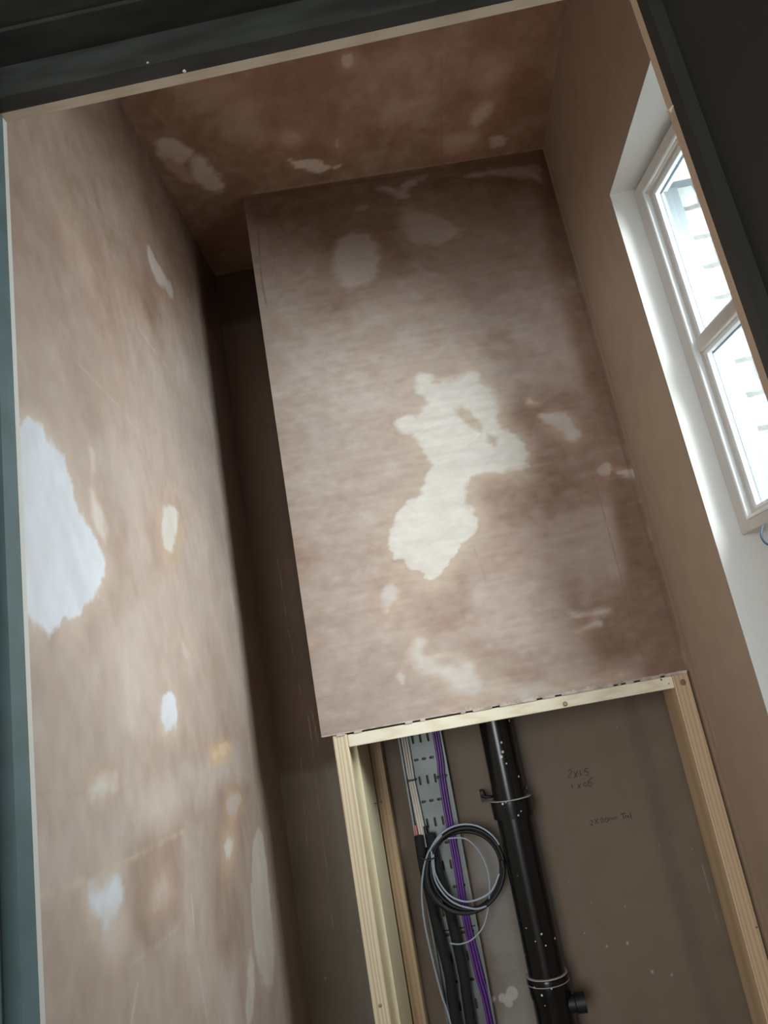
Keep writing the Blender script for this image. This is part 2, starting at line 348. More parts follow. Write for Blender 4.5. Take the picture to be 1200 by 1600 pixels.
patches = [
 (PL(puv, [(530, 375), (550, 360), (575, 362), (592, 378), (596, 410), (588, 440), (560, 450), (535, 445), (518, 425), (520, 395)]), 0.022, 0.035, 0.80, (.36, .24, .175)),
 (Q(puv, 3, 560, 540, blob), 0.010, 0.030, 1.0, (.50, .40, .31)),
 (Q(puv, 3, 560, 540, [(790, 245), (820, 232), (858, 270), (800, 278)]), 0.006, 0.012, 0.97),
 (Q(puv, 3, 560, 540, [(840, 340), (900, 320), (980, 310), (1000, 350), (1040, 420), (1010, 450), (930, 390)]), 0.012, 0.02, 0.86),
 (Q(puv, 2.4, 580, 900, [(160, 235), (195, 235), (205, 290), (260, 310), (340, 315), (400, 345), (420, 400), (500, 405), (560, 435), (650, 452), (400, 500), (310, 440), (230, 370), (160, 350)]), 0.018, 0.02, 0.93, (.47, .36, .28)),
 (Q(puv, 2.4, 580, 900, [(260, 510), (400, 478), (600, 440), (740, 425), (900, 395), (905, 375), (760, 412), (600, 425), (400, 460), (300, 490)]), 0.018, 0.02, 0.88),
 (Q(puv, 2.4, 580, 900, [(900, 375), (930, 350), (985, 372), (930, 392)]), 0.01, 0.01, 0.8),
 (Q(puv, 2.5, 400, 230, [(460, 160), (520, 145), (560, 165), (590, 120), (700, 105), (650, 140), (600, 170), (620, 215), (560, 205), (520, 170)]), 0.014, 0.012, 0.84, (.30, .2, .15)),
 (Q(puv, 2.5, 400, 230, [(570, 230), (620, 240), (720, 260), (830, 340), (800, 370), (720, 385), (600, 380), (560, 320)]), 0.035, 0.03, 0.84, (.38, .27, .20)),
 (Q(puv, 2.5, 400, 230, [(800, 115), (900, 95), (1050, 60), (1115, 85), (1130, 150), (1070, 125), (980, 105), (860, 125)]), 0.016, 0.012, 0.76, (.28, .17, .12)),
 (Q(puv, 2.5, 400, 230, [(390, 235), (430, 225), (440, 245), (400, 255)]), 0.016, 0.02, 0.66, (.30, .19, .14)),
 (Q(puv, 2.5, 400, 230, [(950, 730), (990, 750), (1000, 775), (960, 790), (900, 770)]), 0.02, 0.03, 0.72, (.36, .24, .17)),
 (Q(puv, 2.4, 580, 900, [(735, 150), (830, 130), (905, 122), (880, 138), (800, 150)]), 0.010, 0.01, 0.80),
 (Q(puv, 2.4, 580, 900, [(765, 215), (830, 180), (855, 170), (840, 195), (790, 210)]), 0.010, 0.01, 0.80),
 (Q(puv, 2.4, 580, 900, [(105, 365), (118, 358), (125, 400), (108, 402)]), 0.006, 0.008, 0.88),
 (Q(puv, 2.4, 580, 900, [(40, 60), (70, 20), (90, 60), (70, 130), (50, 140)]), 0.02, 0.03, 0.86),
 (PL(puv, [(985, 735), (1010, 742), (955, 738)]), 0.01, 0.01, 0.75),
 (PL(puv, [(930, 735), (948, 715), (952, 745)]), 0.012, 0.015, 0.72, (.40, .26, .18)),
]
zones2 = [(Q(puv, 3, 560, 540, [(455, 290), (530, 300), (575, 360), (570, 400), (520, 380), (470, 335)]), 0.80, 0.012, 0.9),
          (Q(puv, 3, 560, 540, [(600, 410), (650, 430), (650, 480), (610, 460)]), 0.76, 0.012, 0.9)]
marks = [
 (Q(puv, 2.5, 400, 230, [(8, 330), (22, 520), (36, 590), (42, 620)]), 0.0030, (.17, .10, .07), 0.8),
 (Q(puv, 2.5, 400, 230, [(50, 380), (75, 440), (60, 500)]), 0.0025, (.19, .11, .08), 0.5),
 (Q(puv, 2.5, 400, 230, [(80, 240), (95, 300), (110, 330)]), 0.005, (.19, .10, .07), 0.5),
 (Q(puv, 2.858, 820, 500, [(300, 690), (345, 840), (425, 1130), (480, 1360), (530, 1510)]), 0.0022, (.20, .13, .10), 0.7),
 (Q(puv, 2.4, 580, 900, [(730, 30), (760, 60)]), 0.002, (.2, .13, .1), 0.3),
 (Q(puv, 3, 560, 540, [(540, 945), (570, 1020), (600, 1110)]), 0.0020, (.25, .18, .14), 0.5),
 (Q(puv, 3, 560, 540, [(250, 430), (330, 380), (420, 350)]), 0.0018, (.80, .76, .70), 0.5),
 (Q(puv, 3, 560, 540, [(500, 470), (545, 440), (580, 400), (640, 405)]), 0.0020, (.80, .72, .60), 0.6),
 (PL(puv, [(845, 238), (1070, 1048)]), 0.006, (.16, .10, .07), 0.7),
 (PL(puv, [(381, 312), (848, 241)]), 0.006, (.20, .125, .09), 0.6),
]
def boxing(U, V): return PA.x + PT.x * U, PA.y + PT.y * U, V
def board_holes(U, V, col, n1, n2, n3):
    # light inside the big dry patch: two damper islands
    for poly, lev, soft, st in zones2:
        s = sdf(U + .03 * n2, V + .03 * n3, poly); k = (np.clip(0.5 - s / soft, 0, 1) * st)[..., None]
        col = col * (1 - k) + np.array((.47, .37, .29)) * k
    # horizontal trowel drag
    st = fbm(U * 5, V * 120, 301, 3)[..., None]
    return col * (1 + 0.16 * st)
plaster_grid('duct_front', 'plaster', boxing, 330, 540, (0, PW), (PZ, H), 0.60, zones, patches, 11, (0.8, 1.3), 0.22, marks, board=board_holes, parent=ducts)
bm = bmesh.new()                               # board thickness behind the skim, side return and its returns
def pp(u, d): return (PA.x + PT.x * u - PN.x * d, PA.y + PT.y * u - PN.y * d)
def pbox(bm, u0, u1, d0, d1, z0, z1, bevel=0.0):
    a, b, c, d = pp(u0, d0), pp(u1, d0), pp(u1, d1), pp(u0, d1)
    hexa(bm, [(*a, z0), (*b, z0), (*c, z0), (*d, z0), (*a, z1), (*b, z1), (*c, z1), (*d, z1)], bevel)
pbox(bm, 0, PW, 0.0008, 0.016, PZ, H)
link('duct_board', bm, M['hall'], ducts)
def board_plain(c, k=0.12):
    def f(U, V, col, n1, n2, n3): return np.array(c) * (1 + k * n1 + k * .8 * n2)[..., None]
    return f
side_zones = []
plaster_grid('duct_side', 'plaster', lambda U, V: (PA.x + 0 * U, U, V), 60, 200, (PA.y, YB), (PZ, H), 0.35, [], [], 31, (1, 1), 0.2, flip=True, parent=ducts)
bm = B(PA.x + 0.0008, PA.x + 0.014, PA.y + 0.016, YB, PZ, H); link('duct_side_board', bm, M['hall'], ducts)
# ragged torn plaster edge and a dark strip painting the open joint's shade below the boxing
rnd = random.Random(5)
bm = bmesh.new(); u = 0.0
while u < PW - 0.01:
    w = rnd.uniform(0.006, 0.02); hgt = rnd.uniform(0.0005, 0.003) * (0.5 if u < .26 or .5 < u < .56 else 1.0) + (0.004 if 0.30 < u < 0.62 and rnd.random() < .35 else 0)
    pbox(bm, u, min(u + w, PW), -0.0012 - rnd.uniform(0, .0012), 0.004, PZ - (0.0036 if (u > .30 and rnd.random() < .8) or rnd.random() < .15 else 0.0003), PZ + hgt + 0.0015, 0.0004); u += w
bm2 = bmesh.new(); pbox(bm2, 0.054, PW - .002, 0.006, 0.014, PZ - .0038, PZ, 0); link('joint_shade', bm2, M['gap'], ducts)
link('torn_edge', bm, mat('torn_plaster_edge', (0.62, 0.54, 0.48), 0.8, noise=((60, 60, 60), 4, (0.34, 0.25, 0.2), 0.8)), ducts)

# ---- left wall
bigpale = [(20, 640), (60, 655), (95, 700), (112, 750), (125, 800), (145, 830), (168, 870), (160, 920), (140, 950), (115, 985), (85, 980), (30, 975), (20, 800)]
BL = (1.0, 1.10, 1.28)
lz = [
 (PL(luv, [(100, 150), (200, 150), (320, 400), (345, 430), (330, 520), (270, 420), (180, 250)]), 0.30, 0.10, 0.8),
 (PL(luv, [(160, 330), (235, 420), (255, 500), (235, 500), (190, 420)]), 0.34, 0.05, 0.7),
 (PL(luv, [(10, 190), (120, 190), (230, 400), (200, 560), (20, 400)]), 0.50, 0.12, 0.6),
 (PL(luv, [(40, 430), (110, 500), (190, 640), (150, 700), (60, 640), (30, 520)]), 0.52, 0.08, 0.5),
 (PL(luv, [(240, 720), (300, 740), (295, 890), (235, 890)]), 0.52, 0.05, 0.7),
 (PL(luv, [(130, 690), (200, 800), (215, 930), (150, 1000), (60, 1050), (110, 980), (170, 900)]), 0.55, 0.05, 0.6),
 (PL(luv, [(55, 1290), (370, 1160), (385, 1220), (60, 1400)]), 0.74, 0.05, 0.9),
 (PL(luv, [(280, 1290), (315, 1290), (330, 1600), (300, 1600)]), 0.70, 0.03, 0.8),
 (PL(luv, [(200, 1330), (284, 1300), (284, 1440), (230, 1490), (205, 1450)]), 0.46, 0.04, 0.8),
 (PL(luv, [(335, 1230), (385, 1230), (380, 1500), (335, 1500)]), 0.48, 0.04, 0.8),
 (PL(luv, [(60, 1000), (300, 1000), (300, 1150), (60, 1280)]), 0.72, 0.10, 0.5),
 (PL(luv, [(230, 560), (340, 560), (390, 950), (300, 1000), (240, 760)]), 0.72, 0.09, 0.6),
 (PL(luv, [(60, 1420), (150, 1380), (230, 1600), (60, 1600)]), 0.60, 0.08, 0.6),
 (PL(luv, [(200, 1160), (330, 1140), (330, 1180), (220, 1230)]), 0.56, 0.04, 0.6),
]
lz.insert(0, (PL(luv, [(-20, 150), (330, 150), (345, 470), (240, 520), (20, 440), (-20, 400)]), 0.40, 0.22, 0.85))  # upper wall dimmed through its colour, fading downwards
lp = [
 (PL(luv, bigpale), 0.012, 0.022, 1.0, (.52, .42, .35), BL),
 (PL(luv, [(140, 690), (150, 720), (140, 790), (150, 830), (170, 860), (160, 800), (146, 770)]), 0.02, 0.01, 0.9),
 (PL(luv, [(252, 800), (264, 793), (278, 797), (276, 850), (264, 870), (252, 845)]), 0.014, 0.035, 1.0, (.52, .38, .27)),
 (PL(luv, [(228, 375), (240, 400), (255, 420), (272, 458), (268, 470), (252, 448), (240, 430), (230, 400)]), 0.018, 0.03, 0.86, (.34, .21, .14)),
 (PL(luv, [(250, 1097), (265, 1088), (275, 1100), (276, 1130), (264, 1152), (252, 1130)]), 0.014, 0.022, 1.0, (.55, .45, .37), BL),
 (PL(luv, [(262, 1150), (266, 1150), (265, 1182)]), 0.008, 0.006, 0.9),
 (PL(luv, [(145, 1222), (165, 1210), (185, 1222), (180, 1240), (135, 1250)]), 0.024, 0.02, 0.96),
 (PL(luv, [(137, 1395), (165, 1380), (190, 1362), (185, 1435), (165, 1440), (145, 1425)]), 0.010, 0.03, 1.0, (.56, .46, .38), BL),
 (PL(luv, [(160, 1450), (190, 1440), (190, 1500), (170, 1490)]), 0.04, 0.02, 0.86),
 (PL(luv, [(395, 1306), (412, 1300), (416, 1360), (424, 1440), (430, 1500), (424, 1550), (412, 1540), (398, 1500), (391, 1400)]), 0.012, 0.008, 0.90, (.42, .31, .24)),
 (PL(luv, [(386, 1500), (396, 1480), (400, 1560), (392, 1600), (384, 1600)]), 0.010, 0.008, 0.94),
 (PL(luv, [(348, 1310), (365, 1305), (366, 1340), (352, 1366)]), 0.018, 0.03, 1.0, (.54, .40, .29)),
 (PL(luv, [(350, 1250), (372, 1240), (378, 1255), (360, 1290)]), 0.02, 0.02, 0.8, (.55, .36, .22)),
 (PL(luv, [(330, 1172), (352, 1164), (362, 1168), (352, 1180), (332, 1186)]), 0.014, 0.018, 0.95, (.62, .41, .24), (1.05, .88, .68)),
 (PL(luv, [(235, 1400), (262, 1370), (270, 1400), (245, 1420)]), 0.03, 0.02, 0.86),
 (PL(luv, [(280, 990), (300, 1020), (290, 1030)]), 0.01, 0.01, 0.8),
]
lm = [
 (PL(luv, [(115, 560), (190, 640), (230, 700)]), 0.004, (.52, .43, .36), 0.5),
 (PL(luv, [(215, 510), (235, 540), (262, 575)]), 0.004, (.56, .46, .38), 0.6),
 (PL(luv, [(130, 300), (165, 345), (210, 390)]), 0.004, (.44, .34, .28), 0.5),
 (PL(luv, [(40, 330), (100, 400), (160, 470)]), 0.004, (.42, .33, .27), 0.4),
 (PL(luv, [(298, 1400), (312, 1520), (325, 1600)]), 0.003, (.70, .62, .54), 0.6),
 (PL(luv, [(60, 1240), (180, 1240), (300, 1180), (370, 1150)]), 0.004, (.36, .27, .22), 0.3),
 (PL(luv, [(60, 1400), (150, 1370), (285, 1300)]), 0.006, (.60, .50, .40), 0.5),
 (PL(luv, [(285, 1440), (250, 1475), (200, 1510)]), 0.004, (.60, .50, .42), 0.4),
 (PL(luv, [(215, 1540), (205, 1600)]), 0.006, (.62, .54, .46), 0.5),
 (PL(luv, [(372, 1050), (385, 1150), (392, 1180)]), 0.004, (.60, .50, .42), 0.5),
 (PL(luv, [(183, 157), (275, 320), (315, 390)]), 0.006, (.42, .30, .22), 0.5),
]
def left_drag(U, V, col, n1, n2, n3):
    ca, sa = math.cos(math.radians(58)), math.sin(math.radians(58))
    al = U * ca - V * sa; ac = U * sa + V * ca
    a = fbm(ac * 30 + al * 2, al * 4, 411, 4)[..., None]; b = fbm(ac * 9, al * 2.5, 421, 4)[..., None]
    lo = np.clip((ZC + 0.1 - V) / 0.5, 0, 1)[..., None]
    v = fbm(U * 45, V * 5, 431, 3)[..., None] * lo
    return col * (1 + 0.14 * a * (1 - lo * .6) + 0.22 * b * (1 - lo * .5) + 0.12 * v)
plaster_grid('wall_left', 'plaster_left', lambda U, V: (XL + 0 * U, U, V), 300, 620, (YF, YB), (0.0, H), 0.64, lz, lp, 51, (1.2, 0.9), 0.15, lm, board=left_drag)

# ---- ceiling
cz = [(PL(cuv, [(560, 100), (720, 80), (640, 240), (540, 200)]), 0.50, 0.08, 0.6),
      (PL(cuv, [(370, 230), (860, 170), (870, 250), (380, 310)]), 0.33, 0.06, 0.7),
      (PL(cuv, [(180, 150), (260, 120), (380, 240), (390, 320), (300, 390)]), 0.28, 0.06, 0.8)]
cp = [
 (PL(cuv, [(230, 213), (282, 213), (300, 240), (285, 262), (262, 258)]), 0.012, 0.008, 0.86, (.36, .25, .18)),
 (PL(cuv, [(296, 243), (318, 243), (336, 262), (350, 283), (344, 303), (325, 303), (308, 292), (296, 268)]), 0.014, 0.010, 0.88, (.36, .25, .18)),
 (PL(cuv, [(250, 245), (285, 250), (305, 290), (275, 270)]), 0.02, 0.01, 0.5),
 (PL(cuv, [(445, 250), (470, 252), (505, 253), (518, 259), (497, 270), (465, 265)]), 0.010, 0.014, 0.95, (.34, .22, .15)),
 (PL(cuv, [(518, 262), (532, 254), (534, 258), (522, 266)]), 0.008, 0.008, 0.88, (.34, .22, .15)),
 (PL(cuv, [(765, 215), (785, 210), (797, 214), (795, 230), (770, 235), (763, 228)]), 0.014, 0.01, 0.78, (.30, .19, .13)),
 (PL(cuv, [(733, 190), (745, 165), (775, 157), (755, 185), (740, 198)]), 0.03, 0.03, 0.80, (.40, .26, .17)),
 (PL(cuv, [(690, 215), (740, 205), (745, 225), (700, 240)]), 0.04, 0.03, 0.66, (.42, .27, .18)),
 (PL(cuv, [(760, 115), (785, 100), (790, 115), (765, 135)]), 0.03, 0.03, 0.62, (.40, .26, .18)),
 (PL(cuv, [(533, 90), (547, 86), (554, 98), (545, 108), (536, 104)]), 0.012, 0.02, 0.80, (.42, .29, .21)),
 (PL(cuv, [(522, 218), (530, 216), (532, 230), (523, 232)]), 0.01, 0.03, 0.80, (.36, .24, .17)),
 (PL(cuv, [(445, 210), (465, 212), (462, 222), (446, 220)]), 0.02, 0.02, 0.60),
]
cm = [(PL(cuv, [(380, 304), (520, 282), (700, 255), (848, 232)]), 0.005, (.40, .27, .19), 0.7),
      (PL(cuv, [(230, 160), (262, 195)]), 0.008, (.36, .25, .19), 0.5),
      (PL(cuv, [(300, 150), (325, 185)]), 0.008, (.36, .25, .19), 0.5),
      (PL(cuv, [(689, 90), (690, 245)]), 0.004, (.22, .14, .10), 0.6)]
plaster_grid('ceiling', 'plaster', lambda U, V: (U, V, H + 0 * U), 300, 380, (XL, XR), (YF, YB), 0.36, cz, cp, 91, (1.0, 1.0), 0.22, cm, flip=True, board=lambda U, V, col, n1, n2, n3: col * np.array((1.52, 1.46, 1.42)))

# ---- back wall (bare plasterboard, jointed) ; dark skim towards the left top
def back_col(U, V, col, n1, n2, n3):
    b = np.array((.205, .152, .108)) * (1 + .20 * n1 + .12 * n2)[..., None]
    def band(x0, x1, s, c, k, amp=.02):
        nonlocal b
        uu = U + amp * n1
        m = np.clip((uu - x0) / s, 0, 1) * np.clip((x1 - uu) / s, 0, 1); m = (m * k)[..., None]; b = b * (1 - m) + np.array(c) * m
    band(0.122, 0.160, .012, (.24, .225, .19), .65)
    band(0.175, 0.235, .03, (.215, .17, .13), .6)
    band(-0.03, 0.06, .02, (.23, .19, .15), .7)
    band(-0.20, -0.145, .02, (.22, .175, .135), .5)
    band(0.40, 0.455, .02, (.15, .112, .082), .5)
    lo = np.clip((ZC - 0.05 - V) / .3, 0, 1)
    s = sdf(U + .02 * n2, V + .02 * n3, [(-.02, ZC - .30), (.05, ZC - .30), (.045, ZC - .75), (-.03, ZC - .75)])
    m = (np.clip(.5 - s / .03, 0, 1) * .6 * np.clip(.8 + 2 * n2, 0, 1))[..., None]; b = b * (1 - m) + np.array((.38, .37, .35)) * m
    # skim on the far left, hand feathered
    s = -0.335 + 0.03 * n1 + .012 * n2 - U; m = np.clip(s / .02, 0, 1)[..., None]
    lowg = np.clip((ZC - 0.062 + .01 * n2 - V) / .03, 0, 1)[..., None] * np.clip((-.19 - U) / .03, 0, 1)[..., None]
    b = b * (1 - lowg) + np.array((.36, .325, .28)) * (1 + .25 * n1 + .2 * n2)[..., None] * lowg; m = m * (1 - lowg * .75)
    b = b * (1 - m) + np.array((.27, .19, .15)) * (1 + .2 * n2[..., None]) * m
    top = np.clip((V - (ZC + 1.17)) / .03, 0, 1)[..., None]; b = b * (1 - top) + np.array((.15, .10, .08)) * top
    return b
bmarks = []
for a in ([(482, 1120), (493, 1220), (507, 1330), (520, 1450)], [(487, 1110), (497, 1160)], [(470, 1180), (475, 1260), (480, 1330)],
          [(450, 985), (462, 1040), (470, 1085)], [(433, 870), (440, 910), (447, 960)], [(510, 1200), (528, 1290)]):
    bmarks.append((PL(buv, a), 0.0016, (.60, .50, .40), 0.7))
bgrid_marks = bmarks + [(PL(buv, [(1098, 1352), (1110, 1400), (1122, 1445)]), 0.0016, (.40, .36, .30), 0.7)]
def back_all(U, V, col, n1, n2, n3):
    b = back_col(U, V, col, n1, n2, n3)
    for line, wdt, c, st in bgrid_marks:
        s = np.full(U.shape, 1e9)
        for a, d in zip(line[:-1], line[1:]):
            a = np.array(a); d = np.array(d); e = d - a; t = np.clip(((U - a[0]) * e[0] + (V - a[1]) * e[1]) / (e @ e), 0, 1)
            s = np.minimum(s, np.hypot(U - a[0] - t * e[0] + .004 * n2, V - a[1] - t * e[1]))
        k = (np.clip(1 - s / wdt, 0, 1) * np.clip(.7 + 4 * n3, 0, 1) * st)[..., None]; b = b * (1 - k) + np.array(c) * k
    r = np.random.RandomState(3)                       # splashes of plaster
    for px, py, rad in [(800, 1553, .016), (785, 1560, .010), (795, 1566, .012), (770, 1562, .007), (980, 1475, .004), (1020, 1518, .004), (1050, 1522, .003), (890, 1376, .002), (915, 1458, .002),
                        (1030, 1320, .002), (977, 1417, .002), (925, 1410, .002), (963, 1137, .002), (1081, 1328, .002), (560, 1455, .003), (508, 1530, .004), (948, 1478, .003)]:
        q = buv(px, py); s = np.hypot(U - q[0] + .010 * n3, V - q[1] + .010 * n2); k = (np.clip((rad - s) / .002, 0, 1) * .75)[..., None]
        b = b * (1 - k) + np.array((.62, .57, .50)) * k
    return b
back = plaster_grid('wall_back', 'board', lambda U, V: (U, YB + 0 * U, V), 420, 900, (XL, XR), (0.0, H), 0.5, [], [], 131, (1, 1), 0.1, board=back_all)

# ---- right wall with the window opening (plasterboard)
RY0, RY1 = 0.80, 1.326; RZ0, RZ1 = ZC - 0.42, ZC + 0.938
def right_col(U, V, col, n1, n2, n3):
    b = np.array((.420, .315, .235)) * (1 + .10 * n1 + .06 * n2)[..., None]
    s = np.abs(U - (1.64)); k = (np.clip(1 - s / .012, 0, 1) * .35)[..., None]; b = b * (1 - k) + np.array((.27, .20, .15)) * k
    sc = [([(942, 82), (960, 110), (978, 150), (990, 188)], .0030), ([(865, 178), (872, 205), (876, 222)], .0025), ([(860, 205), (866, 235)], .002), ([(905, 120), (903, 160)], .002),
          ([(880, 250), (876, 275)], .002), ([(1098, 1105), (1110, 1150), (1118, 1190)], .002), ([(1113, 1140), (1140, 1230), (1152, 1290)], .002), ([(1118, 1170), (1150, 1290)], .0018), ([(1108, 1120), (1125, 1180)], .0015),
          ([(1060, 800), (1068, 830)], .002), ([(1183, 1350), (1188, 1370)], .002), ([(965, 600), (985, 700), (1000, 760)], .0016), ([(850, 230), (1072, 1045)], .0022)]
    for pts, w in sc:
        line = PL(ruv, pts); s = np.full(U.shape, 1e9)
        for a, d in zip(line[:-1], line[1:]):
            a = np.array(a); d = np.array(d); e = d - a; t = np.clip(((U - a[0]) * e[0] + (V - a[1]) * e[1]) / (e @ e), 0, 1)
            s = np.minimum(s, np.hypot(U - a[0] - t * e[0] + .006 * n2, V - a[1] - t * e[1]))
        k = (np.clip(1 - s / w, 0, 1) * np.clip(.45 + 5 * n3, 0, 1) * .65)[..., None]; b = b * (1 - k) + np.array((.58, .49, .41)) * k
    return b
rw = bpy.data.objects.new('wall_right', None); C.objects.link(rw); rw['kind'] = 'structure'
fr = lambda U, V: (XR + 0 * U, U, V)
plaster_grid('wall_board', 'board', fr, 200, 640, (RY1, YB), (0, H), .5, [], [], 151, board=right_col, flip=True, parent=rw)
plaster_grid('wall_board', 'board', fr, 130, 110, (YF, RY1), (RZ1, H), .5, [], [], 151, board=right_col, flip=True, parent=rw)
plaster_grid('wall_board', 'board', fr, 60, 80, (YF, RY1), (0, RZ0), .5, [], [], 151, board=right_col, flip=True, parent=rw)
plaster_grid('wall_board', 'board', fr, 20, 80, (YF, RY0), (RZ0, RZ1), .5, [], [], 151, board=right_col, flip=True, parent=rw)

# ------------------------------------------------------------------ window 1 (own local frame turned 8.5 degrees)
# white reveal linings
for nm, a in (('trim_1', (XR + .0008, 0.606, RY1, RY1 + 0.012, RZ0, RZ1 + 0.012)), ('trim_2', (XR + .0008, 0.68, RY0 - 0.012, RY0, RZ0, RZ1 + 0.012)),
              ('trim_3', (XR + .0008, 0.70, RY0, RY1, RZ1, RZ1 + 0.012)), ('trim_4', (XR + .0008, 0.70, RY0, RY1, RZ0 - 0.012, RZ0))):
    struct(nm, B(*a), M['white'])
win = bpy.data.objects.new('window_1', None); C.objects.link(win); win['kind'] = 'structure'
ang = math.radians(8.5); WO = Vector((0.559, 1.318, 0)); WD = Vector((math.sin(ang), -math.cos(ang), 0)); WNo = Vector((math.cos(ang), math.sin(ang), 0))
def wbox(bm, s0, s1, d0, d1, z0, z1, bevel=0.0):
    def q(s, d, z): p = WO + WD * s + WNo * d; return (p.x, p.y, z + ZC)
    hexa(bm, [q(s1, d0, z0), q(s1, d1, z0), q(s0, d1, z0), q(s0, d0, z0), q(s1, d0, z1), q(s1, d1, z1), q(s0, d1, z1), q(s0, d0, z1)], bevel)
WS = 0.515; Wt, Wb = 0.930, 0.203
def frame(bm, s0, s1, z0, z1, w, d0, d1, bev, wb=None):
    wb = wb or w
    wbox(bm, s0, s0 + w, d0, d1, z0, z1, bev); wbox(bm, s1 - w, s1, d0, d1, z0, z1, bev)
    wbox(bm, s0 + w, s1 - w, d0, d1, z1 - w, z1, bev); wbox(bm, s0 + w, s1 - w, d0, d1, z0, z0 + wb, bev)
bm = bmesh.new(); frame(bm, -0.006, WS, Wb, Wt, 0.036, 0, 0.032, 0.002, 0.022); link('outer_frame', bm, M['upvc'], win)
bm = bmesh.new(); frame(bm, 0.027, WS - 0.027, Wb + 0.019, Wt - 0.027, 0.006, -0.004, 0.008, 0.0015); link('raised_bead', bm, M['bead'], win)
bm = bmesh.new(); frame(bm, 0.033, WS - 0.033, Wb + 0.025, Wt - 0.033, 0.010, 0.006, 0.030, 0.0015, 0.008); link('sash', bm, M['upvc'], win)
bm = bmesh.new(); wbox(bm, 0.04, WS - 0.04, -0.001, 0.030, 0.540, 0.566, 0.003); link('middle_bar', bm, M['upvc'], win)
for z0, z1 in ((Wb + 0.030, 0.541), (0.565, Wt - 0.041)):
    bm = bmesh.new(); frame(bm, 0.041, WS - 0.041, z0, z1, 0.009, 0.008, 0.018, 0.0015); link('glazing_bead', bm, M['bead'], win)
    bm = bmesh.new(); frame(bm, 0.049, WS - 0.049, z0 + 0.008, z1 - 0.008, 0.0018, 0.0182, 0.0225, 0.0); link('gasket', bm, M['gasket'], win)
    bm = bmesh.new(); wbox(bm, 0.046, WS - 0.046, 0.0185, 0.0225, z0 + 0.004, z1 - 0.004); link('pane', bm, M['glass'], win)
# white panel that closes the opening below the window
bm = bmesh.new(); wbox(bm, -0.03, WS + 0.02, 0.06, 0.09, RZ0 - ZC, Wb + 0.006); wbox(bm, -0.005, WS + .02, 0.033, 0.060, Wb - 0.002, Wb + 0.006); link('lower_panel', bm, M['white'], win)
bm = bmesh.new(); tube(bm, smooth_path([at(1192, 822, 1.20), at(1190, 838, 1.19), at(1199, 850, 1.18), at(1212, 848, 1.17)]), 0.0022, seg=8); link('stay_cord', bm, M['gasket'], win, smooth=True)
bm = bmesh.new(); wbox(bm, -0.005, WS + 0.03, 0.033, 0.070, Wt - 0.006, Wt + 0.09); wbox(bm, WS - 0.006, WS + .06, 0.033, 0.070, RZ0 - ZC, Wt - 0.006); link('frame_packer', bm, M['upvc'], win)

# outside: boarded reveal, then the painted brick return and the brick face
YR = 1.462; ZH = 1.015
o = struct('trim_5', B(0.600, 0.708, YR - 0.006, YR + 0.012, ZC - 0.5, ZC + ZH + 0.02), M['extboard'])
for px, py in ((1042, 331), (1119, 567), (1190, 770)):
    p = at(px, py, YR - 0.006)
    bm = bmesh.new(); lathe(bm, p, (0, -1, 0), [(0, .0045), (0.0012, .0045), (0.0016, .003), (0.0012, .001)], 14); link('screw', bm, M['steel'], o, smooth=True)
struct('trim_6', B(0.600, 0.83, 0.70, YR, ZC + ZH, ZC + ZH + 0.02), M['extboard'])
ex = bpy.data.objects.new('wall_outside', None); C.objects.link(ex); ex['kind'] = 'structure'
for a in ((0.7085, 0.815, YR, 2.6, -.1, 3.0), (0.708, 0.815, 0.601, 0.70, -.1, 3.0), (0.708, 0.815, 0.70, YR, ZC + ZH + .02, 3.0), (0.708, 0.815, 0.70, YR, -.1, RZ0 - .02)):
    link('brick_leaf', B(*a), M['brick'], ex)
# solid core of the wall around the opening (keeps daylight out of the cavity)
for a in ((0.52, 0.708, YR + 0.012, 2.0, 0, 2.7), (0.52, 0.600, RY1 + .012, YR + .012, 0, 2.7), (0.52, 0.708, 0.60, RY0 - 0.013, 0, 2.7),
          (0.52, 0.708, RY0 - .013, YR + .012, RZ1 + 0.085 + .01, 2.7), (0.52, 0.60, RY0 - .013, RY1 + .012, RZ1 + .0125, 2.7), (0.52, 0.708, RY0 - .013, RY1 + .013, 0, RZ0 - .0125)):
    link('wall_core', B(*a), M['hall'], ex)
struct('ground', B(0.815, 6, -5, 6, -0.2, -0.1), mat('paving', (0.45, 0.44, 0.42), 0.8, noise=((8, 8, 8), 5, (0.36, 0.36, 0.34), 0.6)))

# outer faces of the remaining walls (solid, so no light leaks)
struct('wall_left_outer', B(XL - 0.12, XL - 0.002, YF - .1, 2.05, 0, H + .12), M['hall'])
struct('wall_back_outer', B(XL - 0.12, 0.708, YB + 0.002, 2.05, 0, H + .12), M['hall'])
struct('ceiling_outer', B(XL - 0.12, 0.708, YF - .1, 2.05, H + 0.002, H + .12), M['hall'])
struct('floor', B(-1.9, 0.708, -2.7, 2.05, -0.1, 0), M['floor'])

# ------------------------------------------------------------------ door wall, lining, door
JL, JR = -0.4135, 0.3735; YS = 0.695; SO = ZC + 0.80
struct('wall_front', B(-1.9, JL - 0.05, 0.60, 0.735, 0, H), M['hall'])
struct('wall_front_right', B(JR + 0.05, 0.708, 0.60, 0.735, 0, H), M['hall'])
struct('wall_front_head', B(JL - 0.05, JR + 0.05, 0.60, 0.735, SO + 0.075, H), M['hall'])
def prism(poly, z0, z1):
    bm = bmesh.new(); a = [bm.verts.new((x, y, z0)) for x, y in poly]; b = [bm.verts.new((x, y, z1)) for x, y in poly]; n = len(poly)
    bm.faces.new(a[::-1]); bm.faces.new(b)
    for i in range(n): bm.faces.new([a[i], a[(i + 1) % n], b[(i + 1) % n], b[i]])
    return bm
